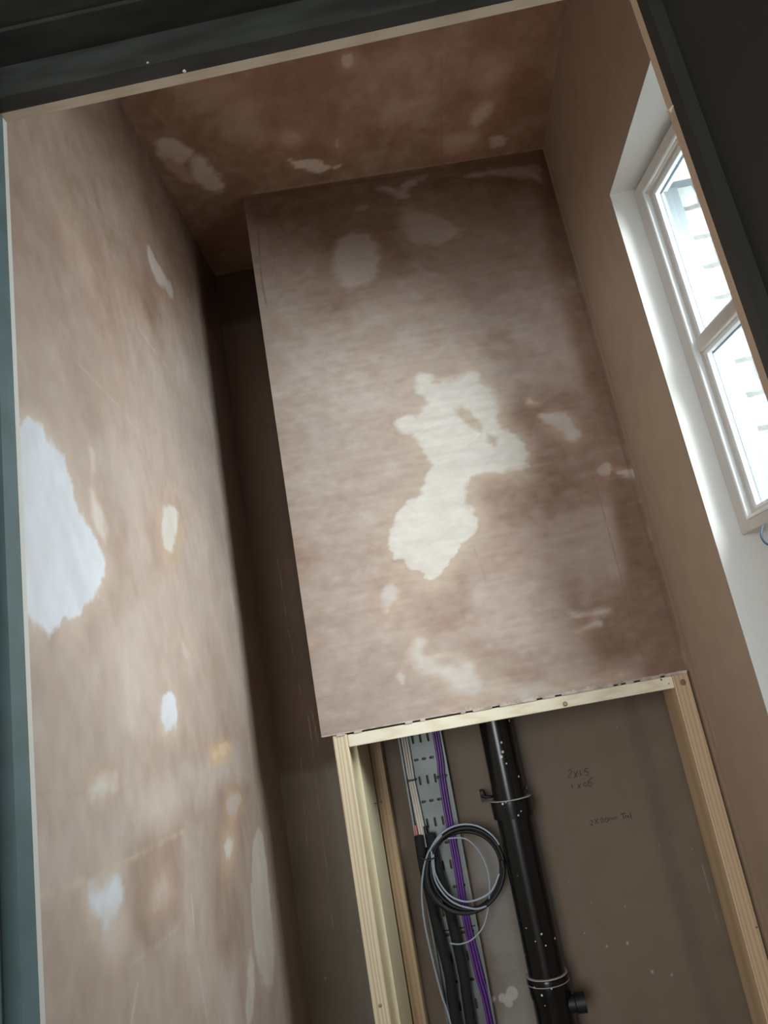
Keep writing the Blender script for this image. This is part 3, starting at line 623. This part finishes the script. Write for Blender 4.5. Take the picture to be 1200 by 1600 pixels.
# rebated jambs: stop face towards the viewer
struct('trim_7', prism([(JL, YS), (JL, 0.7223), (JL - 0.05, 0.7223), (JL - 0.05, 0.59), (JL - 0.016, 0.59), (JL - 0.016, YS)], 0, SO + 0.075), M['dark'])
struct('trim_8', prism([(JR, 0.7165), (JR, YS), (JR + 0.016, YS), (JR + 0.016, 0.59), (JR + 0.05, 0.59), (JR + 0.05, 0.7165)], 0, SO + 0.075), M['leaf'])
bm = bmesh.new()
vs = [(YS, SO), (0.7165, SO), (0.7165, SO + .075), (0.59, SO + .075), (0.59, SO + .052), (0.652, SO + .052), (0.652, SO + .046), (YS, SO + .046)]
a = [bm.verts.new((JL - 0.016, y, z)) for y, z in vs]; b = [bm.verts.new((JR + 0.016, y, z)) for y, z in vs]
bm.faces.new(a); bm.faces.new(b[::-1])
for i in range(len(vs)): bm.faces.new([a[(i + 1) % len(vs)], a[i], b[i], b[(i + 1) % len(vs)]])
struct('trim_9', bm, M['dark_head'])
# bare timber extension strips behind the painted lining; side strips coloured for light and shade
struct('trim_10', B(JL - 0.02, JR + 0.02, 0.7167, 0.7310, SO, SO + 0.03), M['strip'])
struct('trim_11', B(JL - 0.03, JL, 0.7225, 0.7310, 0, SO), mat('lit_timber_strip', (0.62, 0.61, 0.57), 0.6))  # same strip timber, window light put into its paler colour
struct('trim_12', B(JR, JR + 0.03, 0.7167, 0.7310, 0, SO), mat('shaded_timber_strip', (0.46, 0.32, 0.22), 0.6, wave=((200, 200, 3), 3, (0.34, 0.22, 0.14), 0.5)))  # same strip timber, shade put into its browner colour
# architraves on the hall side
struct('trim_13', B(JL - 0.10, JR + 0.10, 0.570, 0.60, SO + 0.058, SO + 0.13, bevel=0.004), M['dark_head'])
struct('trim_14', B(JL - 0.10, JL - 0.030, 0.570, 0.60, 0, SO + 0.058, bevel=0.004), M['dark'])
# plaster splashes on the head lining
rs = random.Random(8)
for px, py, w in ((288, 111, .0022), (364, 97, .0022), (484, 71, .004), (496, 68, .003), (508, 66, .002), (452, 78, .0015)):
    p = atz(px, py, 0.8); p.z = SO - 0.0004
    if p.y < 0.716:
        bm = bmesh.new(); bmesh.ops.create_icosphere(bm, subdivisions=2, radius=w)
        for v in bm.verts: v.co *= 1 + rs.uniform(-.25, .25); v.co.z *= .35
        bmesh.ops.translate(bm, vec=p, verts=bm.verts); link('plaster_splash', bm, M['white'], bpy.data.objects['trim_9'], smooth=True)
# little splinter where the lining edge was chipped
bm = bmesh.new(); p = at(1047, 172, 0.70); tube(bm, [p + Vector((-.001, .006, .004)), p + Vector((0.001, 0, -.001)), p + Vector((.003, -.004, .002))], .002, seg=6, radii=[.001, .003, .0006])
link('chip', bm, M['strip'], bpy.data.objects['trim_8'])
# the open door leaf, swung back into the hall
door = bpy.data.objects.new('door_1', None); C.objects.link(door); door['kind'] = 'structure'
bm = bmesh.new(); box(bm, JR + 0.0163, JR + 0.060, -0.090, 0.690, 0.008, SO + 0.042, 0.002); link('door_leaf', bm, M['leaf'], door)
for z in (0.25, 1.05):
    bm = bmesh.new(); lathe(bm, (JR + 0.012, 0.6925, z), (0, 0, 1), [(0, .0001), (0, .005), (0.1, .005), (0.1, .0001)], 12)
    link('hinge', bm, M['rubber'], door, smooth=False)
bm = bmesh.new(); lathe(bm, (JR + 0.018, -0.035, 1.0), (-1, 0, 0), [(0, .025), (0.006, .025), (0.008, .010), (0.045, .009)], 20)
tube(bm, [(JR - 0.025, -0.035, 1.0), (JR - 0.028, 0.0, 1.0), (JR - 0.028, 0.08, 1.0)], .009, seg=12); link('door_handle', bm, M['steel'], door, smooth=True)

# hall behind the viewer: walls, ceiling and an assumed tall window opening, placed for the fill
struct('wall_hall_left', B(-2.0, -1.9, -2.7, 0.735, 0, H), M['hall'])
struct('wall_hall_right', B(0.708, 0.815, -2.7, 0.60, 0, H), M['hall'])
struct('ceiling_hall', B(-2.0, 0.815, -2.7, 0.62, H, H + .1), M['hall'])
struct('wall_hall_rear', B(-1.9, -1.55, -2.7, -2.6, 0, H), M['hall'])
struct('wall_hall_rear_right', B(-0.35, 0.708, -2.7, -2.6, 0, H), M['hall'])
struct('wall_hall_rear_head', B(-1.55, -0.35, -2.7, -2.6, 2.15, H), M['hall'])
struct('wall_hall_rear_sill', B(-1.55, -0.35, -2.7, -2.6, 0, 0.55), M['hall'])

# ------------------------------------------------------------------ timber frame below the boxing
tf = thing('timber_frame', 'bare pine stud frame under the plastered boxing, rail on top and studs each side', 'timber frame')
bm = bmesh.new(); pbox(bm, 0.0540, PW - 0.040, 0.0005, 0.060, PZ - 0.0290, PZ - 0.0038, 0.0015)
rail = link('rail', bm, M['pine_h'], tf)
bm = bmesh.new(); pbox(bm, 0.0225, 0.0537, 0.0005, 0.045, 0.0, PZ - 0.001, 0.002); link('stud', bm, M['pine_v'], tf)
bm = B(-0.2600, -0.2188, 1.662, 1.863, 0.0, PZ - 0.001, bevel=0.0015); o = link('side_board', bm, M['pine_side'], tf); o['label'] = 'pale yellow pine board inside the frame'
bm = B(-0.2172, -0.189, 1.866, YB - 0.001, 0.0, PZ + 0.20, bevel=0.0015); o = link('batten', bm, M['pine_brown'], tf)
bm = bmesh.new(); pbox(bm, PW - 0.0395, PW - 0.005, 0.0005, 0.080, 0.0, PZ - 0.001, 0.002); o = link('stud', bm, M['pine_brown'], tf); o['label'] = 'browner pine stud beside the right wall'
bm = bmesh.new(); pbox(bm, 0.06, PW - 0.045, 0.001, 0.06, 0.0, 0.045, 0.002); link('sole_plate', bm, M['pine_h'], tf)
def disc_on_front(px, py, r, m, name, thick=0.0012, depth=0.0):
    u, z = puv(px, py); c = Vector((*pp(u, -0.0002 + depth), z)); n = Vector((PN.x, PN.y, 0))
    bm = bmesh.new(); seg = 14
    tube(bm, [c, c + n * thick * .6, c + n * thick], r, seg=seg, radii=[r, r * 1.0, r * .7], up=(0, 0, 1)); return link(name, bm, m, tf, smooth=False)
disc_on_front(883, 1100, 0.0050, M['knot'], 'screw'); disc_on_front(883, 1100, 0.0030, M['knotlight'], 'screw', 0.0018)
disc_on_front(1067, 1066, 0.0065, M['knot'], 'knot'); disc_on_front(1067, 1066, 0.0040, M['knot'], 'knot', 0.0018)
disc_on_front(1033, 1062, 0.0022, M['knot'], 'nail'); disc_on_front(1045, 1068, 0.0014, M['knot'], 'nail')
disc_on_front(1182, 1449, 0.0020, M['knot'], 'nail'); disc_on_front(594, 1571, 0.0030, M['steel'], 'screw')
p = atx(585, 1255, -0.2188); q = Vector((-0.2188, 1.80, at(588, 1255, 1.80).z))
bm = bmesh.new(); tube(bm, [q + Vector((-.002, 0, 0)), q + Vector((.018, -.002, .001))], .0012, seg=8); tube(bm, [q + Vector((.018, -.002, .001)), q + Vector((.0195, -.002, .001))], .0028, seg=8); link('nail', bm, M['knot'], tf)

# ------------------------------------------------------------------ cable tray
ct = thing('cable_tray', 'perforated galvanised steel cable tray fixed upright to the back wall', 'cable tray')
TX0, TX1, TY = -0.146, -0.0395, 1.903
bm = bmesh.new()
def cell(x0, x1, z0, z1, hw, hh):
    cx, cz = (x0 + x1) / 2, (z0 + z1) / 2; n = 16; r = min(hw, hh)
    outer, inner = [], []
    for k in range(n):
        a = 2 * math.pi * (k + .5) / n; c, s = math.cos(a), math.sin(a)
        inner.append((cx + math.copysign(max(hw - r, 0), c) + r * c, cz + math.copysign(max(hh - r, 0), s) + r * s))
        w2, h2 = (x1 - x0) / 2, (z1 - z0) / 2; m = min(w2 / max(abs(c), 1e-6), h2 / max(abs(s), 1e-6)); outer.append((cx + c * m, cz + s * m))
    for q, w, h in ((0, 1, 1), (1, -1, 1), (2, -1, -1), (3, 1, -1)):     # snap the nearest outer point of each quadrant to the corner
        ks = [k for k in range(n) if int((k + .5) / 4) == q]; tx, tz = (x1 if w > 0 else x0), (z1 if h > 0 else z0)
        kk = min(ks, key=lambda k: (outer[k][0] - tx) ** 2 + (outer[k][1] - tz) ** 2); outer[kk] = (tx, tz)
    a = [bm.verts.new((x, TY, z)) for x, z in outer]; b = [bm.verts.new((x, TY, z)) for x, z in inner]
    for k in range(n): bm.faces.new([a[k], a[(k + 1) % n], b[(k + 1) % n], b[k]])
cw = (TX1 - TX0 - 0.012) / 5
z0 = 0.14; zt = ZC - 0.055 + 1.0; row = 0
zz = ZC - 0.055 - 0.0485 * 20 - .016
k = 0
while zz < ZC + 1.2:
    for c_ in range(5):
        x0 = TX0 + 0.006 + cw * c_
        if k % 2 == 0: cell(x0, x0 + cw, zz, zz + 0.032, 0.0030, 0.0105)
        else: cell(x0, x0 + cw, zz, zz + 0.016, 0.0058, 0.0032)
    hgt = 0.032 if k % 2 == 0 else 0.016
    nz = zz + 0.0485 + (0.008 if k % 2 == 0 else -0.008)
    v = [bm.verts.new(q) for q in ((TX0 + .006, TY, zz + hgt), (TX1 - .006, TY, zz + hgt), (TX1 - .006, TY, nz), (TX0 + .006, TY, nz))]; bm.faces.new(v)
    zz = nz; k += 1
zlo = ZC - 0.055 - 0.0485 * 20 - .016
for a, b_ in ((TX0, TX0 + .006), (TX1 - .006, TX1)):
    v = [bm.verts.new(q) for q in ((a, TY, zlo), (b_, TY, zlo), (b_, TY, zz), (a, TY, zz))]; bm.faces.new(v)
tray = link('tray_plate', bm, M['galv'], ct); sm = tray.modifiers.new('thick', 'SOLIDIFY'); sm.thickness = 0.0022; sm.offset = 0
for x in (TX0, TX1):
    bm = bmesh.new(); box(bm, x - 0.0006, x + 0.0006, TY - 0.016, TY, zlo, zz); s = 1 if x < -.1 else -1
    box(bm, min(x, x + s * .004), max(x, x + s * .004), TY - 0.0175, TY - 0.016, zlo, zz); o = link('flange', bm, M['galv'], ct)
p = at(718, 1450, TY)
bm = B(TX0 + .001, TX1 - .001, TY - 0.0022, TY - 0.0008, p.z - 0.0012, p.z + 0.0012); link('joint_seam', bm, M['gap'], ct)

# ------------------------------------------------------------------ white cables
YT = 1.893
def cable(name, pts, r, m, label, cat, group=None, flat=1.0, n=8, seg=10):
    o = link(name, T(smooth_path(pts, n), r, seg=seg, flat=flat), m, None, smooth=True); tag(o, label, cat, group); return o
Zb = 0.15
top = at(633, 1160, YT); mid = at(643, 1219, YT); bot = at(659, 1302, YT)
for k in range(3):
    dx = (k - 1) * 0.0057; y = YT - 0.001 - (0.001 if k == 1 else 0)
    cable('white_cable', [(top.x + dx, y, 2.35), (top.x + dx, y, 1.6), (top.x + dx * 1.1, y, top.z), (mid.x + dx, y - .001, mid.z), (bot.x + dx + .001, y - .004, bot.z + .02), (bot.x + dx + .001, y - .008, bot.z - .03)], 0.0029, M['cablewhite'],
          ['leftmost white cable of the flat bundle entering the black foam sleeves', 'middle white cable of the flat bundle entering the black foam sleeves', 'rightmost white cable of the flat bundle entering the black foam sleeves'][k], 'cable', 'white cables on the tray')
p = at(650, 1300, 1.885)
cable('pink_cable', [(p.x, 1.889, p.z + .014), (p.x + .0005, 1.886, p.z), (p.x + .001, 1.884, p.z - .04)], 0.0036, M['cablered'], 'short pink cable end poking out of the left foam sleeve', 'cable')
p = at(664, 1298, 1.885)
cable('black_cable_end', [(p.x + .002, 1.885, p.z + .010), (p.x + .002, 1.883, p.z - .04)], 0.0048, M['rubber'], 'stubby black cable end at the mouth of the right foam sleeve', 'cable')
# purple cables
pt = [at(681, 1147, YT), at(690, 1213, YT), at(700, 1275, YT), at(712, 1340, YT), at(727, 1430, YT), at(748, 1520, YT), at(768, 1600, YT)]
names = ['leftmost purple cable down the right side of the steel tray', 'middle purple cable down the right side of the steel tray', 'rightmost purple cable down the right side of the steel tray']
for k in range(3):
    dx = (k - 1) * 0.0058
    sp = [1, 1, 1, 1, 1.0, 1.15, 1.15]
    P = [(-0.056 + dx, YT, 2.35), (-0.056 + dx, YT, 1.6)] + [(q.x + dx * sp[i], YT - (.002 if k == 1 else 0), q.z) for i, q in enumerate(pt)] + [(pt[-1].x + dx, YT, Zb)]
    cable('purple_cable', P, 0.0029, M['cablepurple'], names[k], 'cable', 'purple cables on the tray')
# cable ties
def tie(px, py, w, label, d=0.012):
    p = at(px, py, YT - .002); bm = bmesh.new()
    box(bm, p.x - w / 2, p.x + w / 2, YT - d + .004, YT - d + .0052, p.z - .002, p.z + .002, .0004)
    box(bm, p.x - w / 2 - .001, p.x - w / 2, YT - d + .004, TY - .001, p.z - .002, p.z + .002); box(bm, p.x + w / 2, p.x + w / 2 + .001, YT - d + .004, TY - .001, p.z - .002, p.z + .002)
    box(bm, p.x - w / 2 - .001, p.x - w / 2 + .004, YT - d + .001, YT - d + .004, p.z - .003, p.z + .003, .0004)
    o = link('cable_tie', bm, M['rubber']); tag(o, label, 'cable tie')
tie(643, 1219, 0.021, 'black cable tie round the white cables')
tie(690, 1213, 0.022, 'black cable tie round the purple cables')

# ------------------------------------------------------------------ black foam sleeves
def sleeve(pts, r, label):
    t = thing('foam_sleeve', label, 'pipe insulation', 'black foam sleeves below the white cables')
    P = smooth_path(pts, 10); bm = bmesh.new(); tube(bm, P, r, seg=20); link('sleeve', bm, M['foam'], t, smooth=True)
    bm = bmesh.new(); c = P[0]; lathe(bm, c + Vector((0, 0, .0006)), (0, 0, 1), [(-.003, r * .55), (.0008, r * .55), (.0008, r * .5)], 16); link('bore', bm, M['gap'], t)
    return t
S1 = [at(654, 1306, 1.876), at(661, 1350, 1.872), at(672, 1400, 1.868), at(683, 1450, 1.868), at(702, 1525, 1.868), at(713, 1600, 1.868)]
S2 = [at(668, 1303, 1.880), at(675, 1350, 1.876), at(688, 1400, 1.872), at(700, 1450, 1.872), at(716, 1525, 1.872), at(727, 1600, 1.872)]
S1[0] = Vector((S1[0].x, 1.880, S1[0].z)); 
sleeve([tuple(p) for p in S1] + [(S1[-1].x + .004, 1.868, Zb)], 0.0112, 'left black foam sleeve taking the pink and white cable ends')
sleeve([tuple(p + Vector((.0055 + .0035 * min(i, 2), 0, 0))) for i, p in enumerate(S2)] + [(S2[-1].x + .008, 1.872, Zb)], 0.0118, 'right black foam sleeve running down the middle of the tray')

# ------------------------------------------------------------------ coil of cable
YC = 1.842
def loop(cx, cy, rx, ry, Y, n=64, a0=0, a1=360, tilt=0, yvar=0.0):
    out = []
    for k in range(n + 1):
        a = math.radians(a0 + (a1 - a0) * k / n); x = rx * math.cos(a); y = ry * math.sin(a); t = math.radians(tilt)
        out.append(at(cx + x * math.cos(t) - y * math.sin(t), cy + x * math.sin(t) + y * math.cos(t), Y + yvar * math.sin(a * 2)))
    return out
coil = thing('cable_coil', 'hanging coil of black cable looped in front of the steel tray', 'cable coil')
for i, (cx, cy, rx, ry, Y, t) in enumerate(((727, 1360, 60, 67, YC, 10), (730, 1358, 57, 63, YC + .007, -8), (724, 1362, 59, 64, YC + .012, 22))):
    bm = bmesh.new(); tube(bm, loop(cx, cy, rx, ry, Y, tilt=t)[:-1], 0.0048, seg=10, closed=True); link('turn', bm, M['rubber'], coil, smooth=True)
gc = thing('grey_cable', 'thin grey-blue cable looped with the black coil, its tail hanging left of the sleeves', 'cable')
bm = bmesh.new(); tube(bm, loop(728, 1352, 60, 64, YC - .008, a0=200, a1=330), 0.0019, seg=8); link('turn', bm, M['cablegrey'], gc, smooth=True)
bm = bmesh.new(); tube(bm, smooth_path([at(677, 1335, YC - .006), at(680, 1365, YC - .006), at(698, 1395, YC - .006), at(722, 1408, YC - .008), at(745, 1406, YC - .008), at(768, 1392, YC - .006), at(780, 1365, YC - .004)]), 0.0021, seg=8); link('turn', bm, M['cablegrey'], gc, smooth=True)
bm = bmesh.new(); tube(bm, smooth_path([at(674, 1330, YC - .004), at(680, 1375, YC - .004), at(705, 1408, YC - .004), at(740, 1420, YC - .006), at(760, 1416, YC - .004)]), 0.0021, seg=8); link('turn', bm, M['cablegrey'], gc, smooth=True)
bm = bmesh.new(); tube(bm, smooth_path([at(700, 1310, YC), at(730, 1312, YC), at(755, 1342, YC + .01), at(765, 1385, YC + .01), at(758, 1440, YC + .005), at(740, 1466, YC), at(720, 1475, YC), at(703, 1474, YC)]), 0.0016, seg=8); link('thin_end', bm, M['cablegrey'], gc, smooth=True)
bm = bmesh.new(); tube(bm, smooth_path([at(690, 1305, YC - .006), at(668, 1335, YC - .004), at(659, 1385, YC + .005), at(663, 1440, 1.855), at(676, 1500, 1.86), at(690, 1555, 1.862), at(704, 1600, 1.862), (at(716, 1600, 1.862).x, 1.862, 0.3)]), 0.0021, seg=8); link('tail', bm, M['cablegrey'], gc, smooth=True)
t_ = link('cable_tie', T(smooth_path([at(658, 1340, 1.835), at(668, 1344, 1.832), at(680, 1340, 1.835), at(684, 1338, 1.86), at(670, 1340, 1.868), at(657, 1339, 1.86)]), 0.0016, seg=6), M['rubber']); tag(t_, 'black cable tie holding the coil to the foam sleeves', 'cable tie')
bm = bmesh.new(); tube(bm, loop(727, 1360, 59, 66, YC - .004, a0=-14, a1=-4, n=6), .0062, seg=10); link('tie_wrap', bm, M['rubber'], coil, smooth=True)

# ------------------------------------------------------------------ black soil pipe
sp_ = thing('soil_pipe', 'black plastic soil pipe standing against the back wall, spotted with plaster', 'pipe')
PX, PY = 0.0905, 1.835; R = 0.040
def ring(name, prof, m, z):
    bm = bmesh.new(); lathe(bm, (PX, PY, z), (0, 0, 1), prof, 48); return link(name, bm, m, sp_, smooth=True)
zc1 = ZC - 0.238; zc2 = ZC - 0.586
ring('upper_pipe', [(0, R - .0015), (1.7, R - .0015)], M['blackpipe'], zc1 - 0.03)
ring('lower_pipe', [(0, R), (zc1 - 0.018 - zc2, R)], M['blackpipe'], zc2)
ring('collar', [(-.026, R), (-.025, R + .0060), (0.002, R + .0075), (.012, R + .0075), (.014, R + .001)], M['blackpipe'], zc1 + .006)
ring('seal', [(0, R), (0, R + .0080), (0.0016, R + .0080), (.0016, R)], M['sealring'], zc1 + .0195)
ring('coupling', [(-.33, R + .002), (-.04, R + .002), (-.03, R + .005), (-.002, R + .006), (.003, R + .005), (.004, R)], M['blackpipe'], zc2)
ring('seal', [(0, R), (0, R + .0052), (0.002, R + .0052), (.002, R)], M['sealring'], zc2 + .005)
ring('seal', [(0, R), (0, R + .0068), (0.0012, R + .0068), (.0012, R)], M['sealring'], zc2 - .008)
ring('foot', [(0, R), (zc2 - .33 - 0.0, R)], M['blackpipe'], 0.0)
p = at(895, 1567, PY - .01)
bm = bmesh.new(); lathe(bm, (PX + R - .012, PY - .012, p.z), (1, -.08, 0), [(0, .017), (.018, .017), (.020, .020), (.040, .020), (.0405, .016), (.030, .015)], 28); link('branch_boss', bm, M['rubber'], sp_, smooth=True)
bm = bmesh.new(); cz_ = zc1 + .03; tube(bm, [(PX - R - .022, PY + .03, cz_), (PX - R - .008, PY + .01, cz_), (PX - R + .004, PY, cz_)], .0035, seg=8)
tube(bm, [(PX - R - .026, PY + .002, cz_ + .006), (PX - R - .014, PY + .002, cz_ + .001), (PX - R - .004, PY + .002, cz_)], .0022, seg=8)
box(bm, PX - R - .026, PX - R - .018, PY + .028, YB - .001, cz_ - .012, cz_ + .012)
link('wall_bracket', bm, M['rubber'], sp_)
bm = bmesh.new(); box(bm, PX + R - .002, PX + R + .006, PY - .004, PY + .004, cz_ + .002, cz_ + .010, .001); link('clip_screw', bm, M['rubber'], sp_)

# ------------------------------------------------------------------ pencil notes on the back wall
def note(strokes, ox, oy, sx, name):
    bm = bmesh.new()
    for st in strokes:
        pts = [at(ox + x / sx, oy + y / sx, YB - 0.0006) for x, y in st]
        tube(bm, pts, 0.0008, seg=5, flat=0.5)
    o = link(name, bm, M['pencil'], back); return o
# coordinates follow the handwriting
note([[(228, 205), (245, 195), (258, 208), (250, 235), (222, 272), (258, 268)], [(282, 215), (308, 268)], [(312, 212), (284, 275)],
      [(335, 205), (345, 250)], [(352, 244), (358, 249)], [(386, 190), (378, 215)], [(382, 188), (415, 184)], [(380, 215), (402, 210), (418, 225), (412, 245), (390, 250)]], 850, 1170, 6, 'pencil_note')
note([[(258, 330), (268, 370)], [(315, 330), (342, 368)], [(345, 325), (318, 370)], [(395, 318), (375, 322), (368, 340), (382, 350), (402, 345)],
      [(456, 262), (430, 285), (412, 315), (412, 345), (435, 352), (452, 335), (445, 312), (418, 320)]], 850, 1170, 6, 'pencil_note')
note([[(432, 680), (445, 668), (458, 680), (450, 700), (430, 722), (460, 712)], [(470, 660), (510, 700)], [(508, 650), (476, 705)],
      [(528, 665), (545, 648), (560, 660), (532, 692), (566, 686)], [(578, 650), (572, 675), (588, 688), (604, 672), (598, 650), (580, 648)],
      [(610, 668), (615, 645), (622, 665), (630, 642), (638, 664)], [(645, 664), (652, 640), (660, 660), (670, 638), (685, 656)],
      [(715, 612), (765, 602)], [(738, 608), (748, 655)], [(762, 650), (765, 630), (780, 625), (785, 648)], [(790, 625), (796, 650)], [(808, 600), (815, 645), (828, 655)]], 850, 1170, 6, 'pencil_note')
